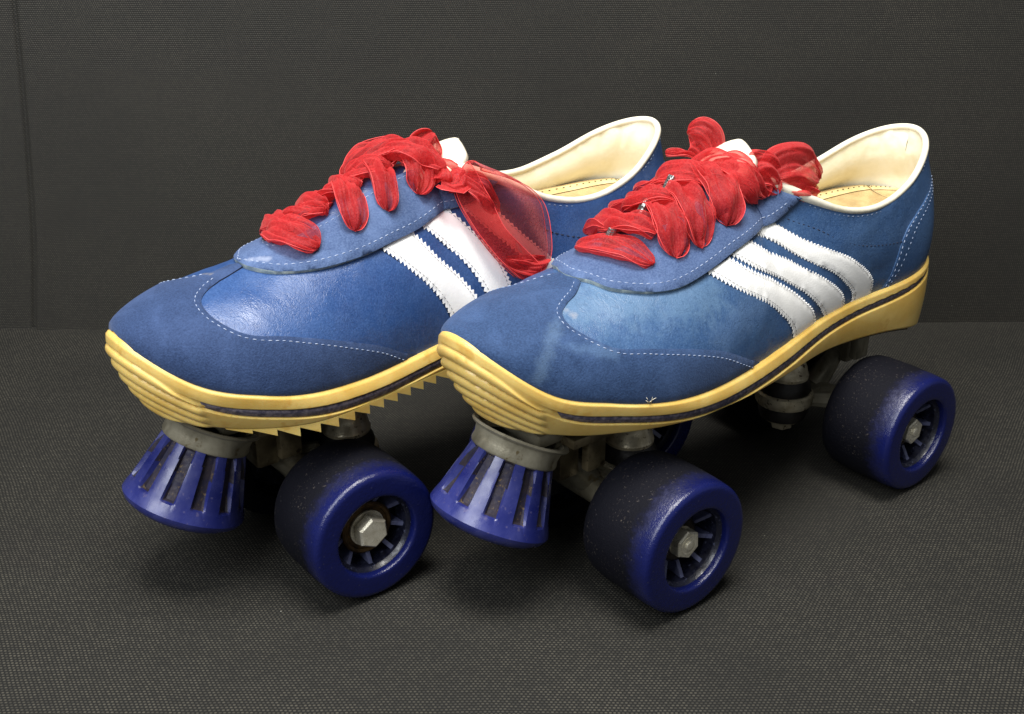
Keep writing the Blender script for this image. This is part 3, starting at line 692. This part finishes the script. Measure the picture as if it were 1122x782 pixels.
def make_truck(R, s_):
    mb = MB(); cx = s_*5.35; ax_ = s_*WL/2; y0 = TR/2-WW
    tube(mb, [(ax_, -y0-.1, RW), (ax_, y0+.1, RW)], .62, 20)
    tube(mb, [(ax_, -TR/2+2.0, RW), (ax_, TR/2-1.0, RW)], .30, 14)
    box(mb, (min(cx, ax_), -.75, 2.75), (max(cx, ax_), .75, 3.45), bev=.15)
    tube(mb, [(ax_, 0, RW+.2), (s_*8.9, 0, 4.3), (s_*9.6, 0, 5.1)], [.62, .5, .34], 14)
    for sd in (1, -1): tube(mb, [(cx+s_*.6, sd*.8, 3.2), (ax_, sd*y0*.8, RW+.1)], [.36, .5], 10)
    h = mb.build('truck', 'cast_aluminium', R)
    mb = MB(); lathe(mb, [(.4, 6.6), (.45, 5.3), (.5, 4.4), (1.02, 4.36), (1.2, 4.05), (1.26, 3.8), (1.22, 3.55)], (cx, 0, 0), n=40); lathe(mb, [(1.18, 2.95), (1.24, 2.6), (1.12, 2.2), (.3, 2.18)], (cx, 0, 0), n=40); mb.build('cushion', 'black_rubber', h)
    mb = MB(); lathe(mb, [(.2, 3.62), (1.30, 3.62), (1.40, 3.55), (1.42, 3.1), (1.34, 2.95), (.2, 2.95)], (cx, 0, 0), n=48)
    lathe(mb, [(.2, 5.6), (.55, 5.55), (.80, 5.3), (.98, 4.9), (1.04, 4.6), (1.10, 4.5), (1.08, 4.36), (.2, 4.34)], (cx, 0, 0), n=40); lathe(mb, [(.2, 2.2), (.86, 2.2), (.92, 2.12), (.86, 2.0), (.2, 1.98)], (cx, 0, 0), n=40)
    prism(mb, hexa(.55), 1.55, 1.98, (cx, 0, 0), bev=.05); mb.build('kingpin', 'steel', h)
    mb = MB(); x0, x1_ = sorted((s_*9.0, s_*10.1))
    box(mb, (x0, -.85, 4.25), (x1_, .85, 7.2), bev=.18); box(mb, (min(s_*4.2, s_*10.4), -2.0, 6.35), (max(s_*4.2, s_*10.4), 2.0, 6.8), bev=.12)
    for sd in (1, -1): box(mb, (min(s_*8.4, s_*9.4), sd*1.55-.22, 4.9), (max(s_*8.4, s_*9.4), sd*1.55+.22, 6.6), bev=.1)
    mb.build('truck_mount', 'cast_aluminium' if s_ < 0 else 'aged_metal', R)
def make_plate(R, S, xf):
    mb = MB(); xs = np.linspace(-10.8, 11.2, 50); V = []
    for x in xs:
        w = 2.7 + .5*float(sm(0, 6, x)) - 1.2*float(sm(9, 11.2, x)); z = float(S.zbe(x))
        V += [(x, -w, z+.04), (x, -w, z-.30), (x, -w*.9, z-.36), (x, w*.9, z-.36), (x, w, z-.30), (x, w, z+.04)]
    n = len(xs); F = grid_faces(n, 6) + [tuple(range(6)), tuple(range((n-1)*6, n*6))]; mb.add(V, F)
    box(mb, (-1.5, -.7, 6.3), (1.5, .7, 7.3), bev=.1)
    for x in (-3.5, 3.2):
        for y in (-1.6, 1.6): lathe(mb, [(.55, 0), (.5, -.25), (.2, -.42), (0, -.44)], (x, y, 7.15), n=20)
    for sx in (-1, 1): box(mb, (min(sx*4, sx*10.2), -1.6, 6.7), (max(sx*4, sx*10.2), 1.6, 7.5), bev=.1)
    mb.build('plate', 'dark_metal', R, xf=xf)
def make_stop(R):
    t = .462; ax = np.array([math.sin(t), 0, -math.cos(t)]); c = np.array([13.12, 0, 3.41]); h = 2.855; top = c - ax*h; rb, rt = 2.5, 1.72
    u = np.array([math.cos(t), 0, math.sin(t)]); v = np.array([0, 1, 0]); n = 240; ns = 12
    lev = [(-.25, rt-.1), (0, rt), (.06, rt+.02), (.12, None), (.2, None), (.6, None), (1.1, None), (1.6, None), (2.0, None), (2.19, None), (2.25, None), (2.31, 0), (2.55, 0), (2.8, 0), (2.9, -1), (3.05, -2), (3.25, -3), (3.38, -4), (3.42, -5)]
    P = []; G = []
    for k in range(n):
        a = 2*math.pi*k/n; e = math.cos(a)*u + math.sin(a)*v; ph = (k % (n//ns))/(n//ns)
        for z, r in lev:
            base = rt + (rb-rt)*min(z, 2.8)/2.75
            if r is None: hw_ = .22/(base*2*math.pi/ns); g = float(sm(hw_+.035, hw_, abs(ph-.5))); gg = g*float(sm(.10, .16, z)*sm(2.30, 2.20, z)); rr = base - .24*gg
            elif r == 0: rr = base + (.03 if z > 2.5 else 0)
            elif r < 0: rr = {-1: rb+.0, -2: rb-.10, -3: rb-.42, -4: rb-1.1, -5: .01}[r]
            else: rr = r
            P.append(top + ax*z + e*rr)
    nl = len(lev); F = grid_faces(n, nl, wrap_u=True); mi = []
    for i in range(n):
        ph = ((i+.5) % (n//ns))/(n//ns)
        for j in range(nl-1): mi.append(1 if (abs(ph-.5) < .22/((rt+(rb-rt)*lev[j][0]/2.75)*2*math.pi/ns)+.012 and .12 <= lev[j][0] < 2.22) else 0)
    o = link('toe_stop', P, F, 'stop_rubber', R, True, ['stop_groove'], mi); fixn(o); sharp(o, 32)
    mb = MB(); lathe(mb, [(1.2, .10), (1.66, .14), (1.78, .06), (1.82, -.05), (1.78, -.3), (1.82, -.55), (1.86, -.68), (2.02, -.74), (2.08, -.82), (2.02, -.90), (1.84, -.88), (1.70, -.7), (1.2, -.6)], top, ax, 64)
    P0 = top - ax*.9; box(mb, (8.6, -1.3, 6.45), (11.6, 1.3, 7.1), bev=.2)
    tube(mb, [top-ax*.5+[-1.2, 0, 0], (9.6, 0, 6.4), (8.4, 0, 6.9)], [1.0, .8, .6], 16)
    mb.build('toe_stop_bracket', 'cast_aluminium', R)
def make_skate(loc, rz, off, drot, label, shape, worn, laces, tip, special, seed):
    R = root('roller_skate', loc, rz, label, 'roller skate'); S = Shoe({**SHAPE, **shape}); a = drot
    def xf(V):
        V = np.array(V, float); c, s_ = math.cos(a), math.sin(a)
        return np.stack([V[:, 0]*c - V[:, 1]*s_ + off[0], V[:, 0]*s_ + V[:, 1]*c + off[1], V[:, 2] + off[2]], -1)
    build_shoe(S, R, xf, worn, seed); make_tongue(R, xf, tip, S); laces(S, R, xf)
    make_plate(R, S, xf); make_stop(R); make_truck(R, 1); make_truck(R, -1); make_wheels(R, special); return R
def beads(R, xf, items, lace):
    mb = MB()
    for p_, d in items:
        p_ = np.array(p_, float); d = np.array(d, float); d /= np.linalg.norm(d)
        P = [p_+d*t for t in np.linspace(-.34, .34, 7)]; tube(mb, P, [.17, .19, .18, .2, .18, .19, .17], 9)
    o = mb.build('lace_foil', 'foil', lace, xf=xf); return o
NEAR = (-.1, .55, .85)
def laces_a(S, R, xf):
    mb = MB(); g = lambda x, gg, l: pt_xg(S, [x], [gg], np.array([l]))[0]
    def near(x0, x1, gend, w, lift, sd=1, seed=1, **k):
        P = [g(x0, -.05*sd, .35), g(x0, .05*sd, .35+lift), g((x0+x1)/2, gend*.75*sd, .35+lift), g(x1, gend*sd, .30)]
        kk = dict(pin0=.75, pin1=.85, peak=.5, crumple=.17, rnd0=.2, rnd1=.28); kk.update(k); puff(mb, P, (-.05, .35*sd, 1), w, .24, seed, **kk)
    puff(mb, [g(7.75, -.10, .25), g(7.5, .02, .85), g(7.1, .14, .75), g(6.75, .25, .35)], (.05, .35, 1), 1.75, .26, 1, pin0=.15, pin1=.8, peak=.7, rnd1=.3, crumple=.18)
    near(4.3, 5.1, .28, 1.25, .5, seed=2); near(2.95, 3.5, .29, 1.05, .5, seed=3)
    near(1.35, 1.95, .27, 1.35, .6, seed=4); near(-.2, .35, .20, 1.75, .8, seed=5)
    for x in (7., 5.4, 3.9, 2.4): near(x, x-.2, .30, 1.2, .3, sd=-1, seed=int(x*9))
    for k, (xa, xb, l) in enumerate(((6.7, 5.6, .45), (5.2, 4.0, .55), (4.0, 2.6, .7))):
        puff(mb, [g(xa, -.14, .3), g(xa-.2, -.05, l), g(xb+.3, .0, l), g(xb, .08, .4)], (0, .2, 1), 1.05+.1*k, .24, 20+k, pin0=.5, pin1=.5, crumple=.17)
    puff(mb, [g(3.6, -.12, .4), g(3.3, -.10, 1.0), g(2.2, -.06, 1.15), g(1.4, .0, .8)], (0, .2, 1), 1.5, .34, 31, pin0=.5, pin1=.4, crumple=.19)
    puff(mb, [g(2.4, -.08, .5), g(2.0, -.02, 1.1), g(1.1, .03, 1.15), g(.3, .06, .8)], (0, .1, 1), 1.6, .32, 34, pin0=.4, pin1=.4, crumple=.16)
    puff(mb, [(1.0, .3, 15.7), (.9, .25, 16.2), (.6, .3, 16.8), (.3, .35, 17.0)], (.4, .9, .2), 1.5, .22, 32, pin0=.6, pin1=.15, crumple=.19)
    puff(mb, [(.3, .5, 15.9), (0, .9, 15.9), (-.25, 1.2, 15.7), (-.5, 1.5, 15.3)], (0, .5, .8), .9, .25, 33)
    main = mb; mb = MB()
    # sheer bow loop lying down the side over the stripes, two layers
    uk = np.array([0, .2, .4, .6, .8, 1.])
    Lx, Lg = [-.3, .10, .18, -.12, -.8, -1.75], [.02, .16, .30, .44, .57, .69]
    Rx, Rg = [-1.0, -2.6, -3.4, -3.55, -3.35, -2.6], [.0, .0, .06, .28, .52, .67]
    fold = MB()
    for ly, w1, l0, tgt in ((0, 1., .28, mb), (1, 1., .60, mb), (2, .34, .72, fold)):
        V = []; nu, nw = 44, 30
        for i in range(nu):
            u = i/(nu-1); a = (float(cs(uk, Lx, u)), float(cs(uk, Lg, u))); b = (float(cs(uk, Rx, u)), float(cs(uk, Rg, u)))
            w1_ = w1 + (.5*float(sm(.55, 1, u)) if ly == 2 else 0)
            for j in range(nw):
                w = j/(nw-1)*w1_; ww_ = 4*w*(1-w); xx = a[0] + (b[0]-a[0])*w; gg = a[1] + (b[1]-a[1])*w
                dome = math.sqrt(max(0, math.sin(math.pi*min(1, u*.96+.02))))
                l = l0 + (.38 if ly else .0)*dome*ww_ + .07*math.sin(9*w+3*u+2*ly)*dome + .05*math.sin(15*w-7*u+ly) + .13*noise.noise(Vector((w*2.6, u*4.5, 5+ly*4)))
                p_ = g(xx, max(gg, .004), l); p_ = p_ + np.array([0, 0, .45*float(sm(.30, .0, u))*ww_**.5 + .25*float(sm(.5, .1, u))*w])
                V.append(p_)
        tgt.add(V, grid_faces(nu, nw))
        for j in (0, nw-1): tube(tgt, [V[i*nw+j] for i in range(nu)], .017, 5, 1)
        if ly < 2: tube(tgt, [V[j] for j in range(nw)], .017, 5, 1)
    puff(fold, [g(-.35, .03, .6), g(-.5, .08, 1.1), g(-.9, .16, 1.1), g(-1.3, .26, .8)], (0, .8, .5), 1.0, .16, 41, pin0=.5, pin1=.3, crumple=.18)
    puff(fold, [g(-1.2, .58, .7), g(-1.8, .60, .95), g(-2.5, .60, .95), g(-3.1, .54, .7)], (0, .9, .3), .9, .10, 43, pin0=.4, pin1=.3, crumple=.16, hem=False)
    thin = mb; mb = main
    la = mb.build('lace', 'sheer_ribbon', R, ['ribbon_hem'], xf=xf, ang=None)
    lp = thin.build('ribbon_loop', 'thin_ribbon', la, ['ribbon_hem'], xf=xf, ang=None)
    fold.build('ribbon_fold', 'half_ribbon', la, ['ribbon_hem'], xf=xf, ang=None)
    beads(R, xf, [((7.95, -.45, 13.6), (.2, .9, .3))], la)
def laces_b(S, R, xf):
    mb = MB(); g = lambda x, gg, l: pt_xg(S, [x], [gg], np.array([l]))[0]
    def near(x0, x1, gend, w, lift, sd=1, seed=1, **k):
        P = [g(x0, -.02*sd, .4), g(x0, .07*sd, .4+lift), g((x0+x1)/2, gend*.78*sd, .35+lift), g(x1, gend*sd, .28)]
        kk = dict(pin0=.7, pin1=.85, peak=.5, crumple=.19, rnd0=.2, rnd1=.28); kk.update(k); puff(mb, P, (-.05, .35*sd, 1), w, .28, seed, **kk)
    puff(mb, [g(8.0, -.17, .35), g(7.9, -.03, .75), g(7.3, .12, .75), g(6.9, .27, .30)], (.1, .1, 1), 1.5, .24, 51, pin0=.3, pin1=.7, peak=.5, rnd0=.25, rnd1=.25, crumple=.12)
    puff(mb, [g(6.6, -.18, .35), g(6.5, -.03, .85), g(6.2, .08, .85), g(6.0, .16, .5)], (.1, .1, 1), 1.5, .28, 52, pin0=.5, pin1=.6, rnd0=.2, crumple=.18)
    near(4.95, 5.9, .31, 1.4, .6, seed=53, twist=.5); near(3.75, 4.75, .34, 1.5, .7, seed=54, twist=-.4); near(2.35, 3.1, .33, 1.7, .8, seed=55, twist=.3)
    puff(mb, [g(5.2, -.18, .35), g(5.1, -.05, .95), g(4.7, .04, .95), g(4.4, .10, .5)], (.1, .1, 1), 1.5, .28, 56, pin0=.5, pin1=.5, rnd0=.2, crumple=.19)
    puff(mb, [g(3.7, -.18, .35), g(3.6, -.06, 1.05), g(3.1, .04, 1.1), g(2.7, .10, .6)], (.1, .1, 1), 1.7, .32, 57, pin0=.5, pin1=.5, rnd0=.2, crumple=.16)
    near(1.35, .9, .27, 2.1, .9, seed=58, crumple=.18)
    for x in (6.4, 5.0, 3.6, 2.2): near(x, x-.2, .30, 1.5, .4, sd=-1, seed=int(x*9))
    puff(mb, [(2.4, -.5, 15.6), (1.9, -.2, 16.3), (1.2, .3, 16.5), (.7, .9, 16.0)], (.2, .3, 1), 1.8, .35, 61, pin0=.5, pin1=.5, crumple=.18)
    puff(mb, [(.6, -.8, 15.9), (.6, -1.2, 16.8), (.7, -1.6, 17.2), (.9, -2.1, 16.9)], (.6, .5, .6), 1.7, .38, 62, pin0=.4, pin1=.8, peak=.6, rnd1=.3, crumple=.16)   # far bow loop
    puff(mb, [(1.3, -1.3, 16.2), (1.6, -1.7, 16.4), (1.9, -2.0, 16.4), (2.1, -2.3, 16.3)], (.3, .3, .9), .35, .06, 63, pin1=.6)
    puff(mb, [(.7, .7, 15.7), (.2, 1.0, 16.2), (-.4, 1.3, 16.1), (-.9, 1.5, 15.4)], (.1, .8, .6), 1.7, .3, 65, pin0=.5, pin1=.6, crumple=.18)
    puff(mb, [(1.6, .3, 15.9), (1.0, .9, 16.1), (.5, 1.5, 15.6), (.2, 1.8, 14.9)], (0, .5, .9), 1.7, .35, 66, pin0=.5, pin1=.7, rnd1=.3, crumple=.18)
    puff(mb, [(.9, .2, 15.6), (.4, .8, 16.0), (-.1, 1.3, 15.6), (-.5, 1.8, 14.9)], (.3, .5, .9), 1.5, .35, 67, pin0=.6, pin1=.7, rnd1=.3, crumple=.18)
    tb = MB()
    puff(tb, [(-.3, 1.2, 15.3), (-1.3, 1.3, 15.9), (-2.6, 1.5, 15.8), (-3.5, 1.6, 15.0)], (.1, .9, .45), 2.4, .40, 64, pin0=.35, pin1=.9, peak=.4, rnd1=.35, crumple=.16)     # near bow loop
    puff(tb, [(-.3, 1.3, 15.1), (-1.1, 1.6, 15.3), (-2.0, 1.9, 15.0), (-2.9, 2.1, 14.5)], (.1, .8, .6), 1.2, .18, 68, pin0=.6, pin1=.5, crumple=.18)
    la = mb.build('lace', 'sheer_ribbon', R, ['ribbon_hem'], xf=xf, ang=None)
    tb.build('ribbon_loop', 'half_ribbon', la, ['ribbon_hem'], xf=xf, ang=None)
    beads(R, xf, [((7.35, -.1, 14.2), (-.25, .2, .95)), ((5.75, .1, 15.15), (-.45, .1, .85)), ((4.35, .1, 15.85), (-.45, .1, .85))], la)
SKA = make_skate((-3.093, 48.02, 0), -142.473, (.385, .334, .181), .013,
    'blue roller skate on the left, one sheer red ribbon loop hanging over its white stripes', dict(wl=[3.02, 3.02, 3.33, 2.98, 3.98, 4.67, 4.21], xt=14.6, zr=[15.77, 14.94, 13.99, 13.5, 13.9, 15.1, 15.7, 15.55, 14.55, 13.54, 12.95, 12.62, 12.62, 12.5]), False, laces_a, (-1.2, .1, 16.5), True, 1)
SKB = make_skate((9.446, 47.082, 0), -141.728, (-.468, -.044, -.161), .006,
    'blue roller skate on the right with scuffed toe and red ribbon bow beside its tongue', dict(zr=[15.77, 14.94, 13.99, 13.45, 13.73, 14.75, 15.65, 15.5, 14.57, 13.54, 12.95, 12.62, 12.62, 12.5]), True, laces_b, (-.15, 0, 16.95), False, 2)
# ================================================================ setting
def structure(o): o['kind'] = 'structure'; return o
def floor():
    xs = np.linspace(-120, 120, 121); ys = np.linspace(-30, 68.6, 90); P = []
    for x in xs:
        for y in ys: P.append((x, y + (.0205*x if y > 68 else .0), -.02 + .05*noise.noise(Vector((x*.03, y*.03, 0)))*float(sm(0, 20, abs(x)+abs(y-48)*0-30 if False else 1))*0))
    mb = MB(); mb.add(P, grid_faces(121, 90)); return structure(mb.build('floor', 'woven_cloth', ang=None))
def backdrop():
    # wall of cloth with one soft vertical fold at the left
    xs = np.unique(np.r_[np.linspace(-130, -34, 25), np.linspace(-34, -27, 60), np.linspace(-27, 130, 60)]); zs = np.linspace(-.3, 75, 60); P = []
    for x0 in xs:
        for z in zs:
            x = x0 + (float(cs([0, 6, 12.4, 20, 75], [-30.4, -29.4, -28.7, -28.1, -26.5], z)) + 30.4)*math.exp(-((x0+30.4)/12)**2)
            base = 67.15 + .0211*x
            fx = float(cs([0, 6, 12.4, 20, 75], [-30.4, -29.4, -28.7, -28.1, -26.5], z))     # fold line drifts with height
            step = .30*float(sm(fx+.05, fx-.30, x)) + .34*math.exp(-((x-fx+.12)/.14)**2) - .10*math.exp(-((x-fx-.5)/.6)**2)
            wave = .35*noise.noise(Vector((x*.035, z*.03, 3)))
            P.append((x, base + step + wave*min(1, z/6), z))
    mb = MB(); mb.add(P, grid_faces(len(xs), len(zs))); return structure(mb.build('backdrop', 'woven_backdrop', ang=None))
floor(); backdrop()
# ================================================================ light
w = bpy.data.worlds.new('World'); scene.world = w; w.use_nodes = True
bg = w.node_tree.nodes['Background']; bg.inputs['Color'].default_value = (.92, .96, 1, 1); bg.inputs['Strength'].default_value = .20
def area(name, loc, target, size, power, col=(1, 1, 1), sy=None):
    d = bpy.data.lights.new(name, 'AREA'); d.energy = power; d.color = col; d.size = size*CM
    if sy: d.shape = 'RECTANGLE'; d.size_y = sy*CM
    o = bpy.data.objects.new(name, d); COL.objects.link(o); o.location = Vector(loc)*CM
    o.rotation_euler = (Vector(target)*CM - o.location).to_track_quat('-Z', 'Y').to_euler(); return o
area('ceiling_lamp', (0, 26, 120), (3, 48, 8), 60, 23, (1, .97, .92), 42)
area('front_fill_light', (-45, -20, 75), (0, 48, 8), 60, 11, (.93, .96, 1))  # added front-left fill to brighten trucks and undersides, no real window
# ================================================================ camera
cd = bpy.data.cameras.new('camera'); cam = bpy.data.objects.new('camera', cd); COL.objects.link(cam); scene.camera = cam
cam.location = Vector((0, 0, 28.069))*CM; cam.rotation_euler = (math.radians(90-24.193), 0, 0)
cd.sensor_width = 36; cd.lens = 36*1235.106/1122; cd.shift_x = .00198; cd.shift_y = -.00152; cd.clip_start = .01; cd.clip_end = 50
scene.view_settings.view_transform = 'Standard'; scene.view_settings.look = 'None'; scene.view_settings.exposure = 0; scene.view_settings.gamma = 1
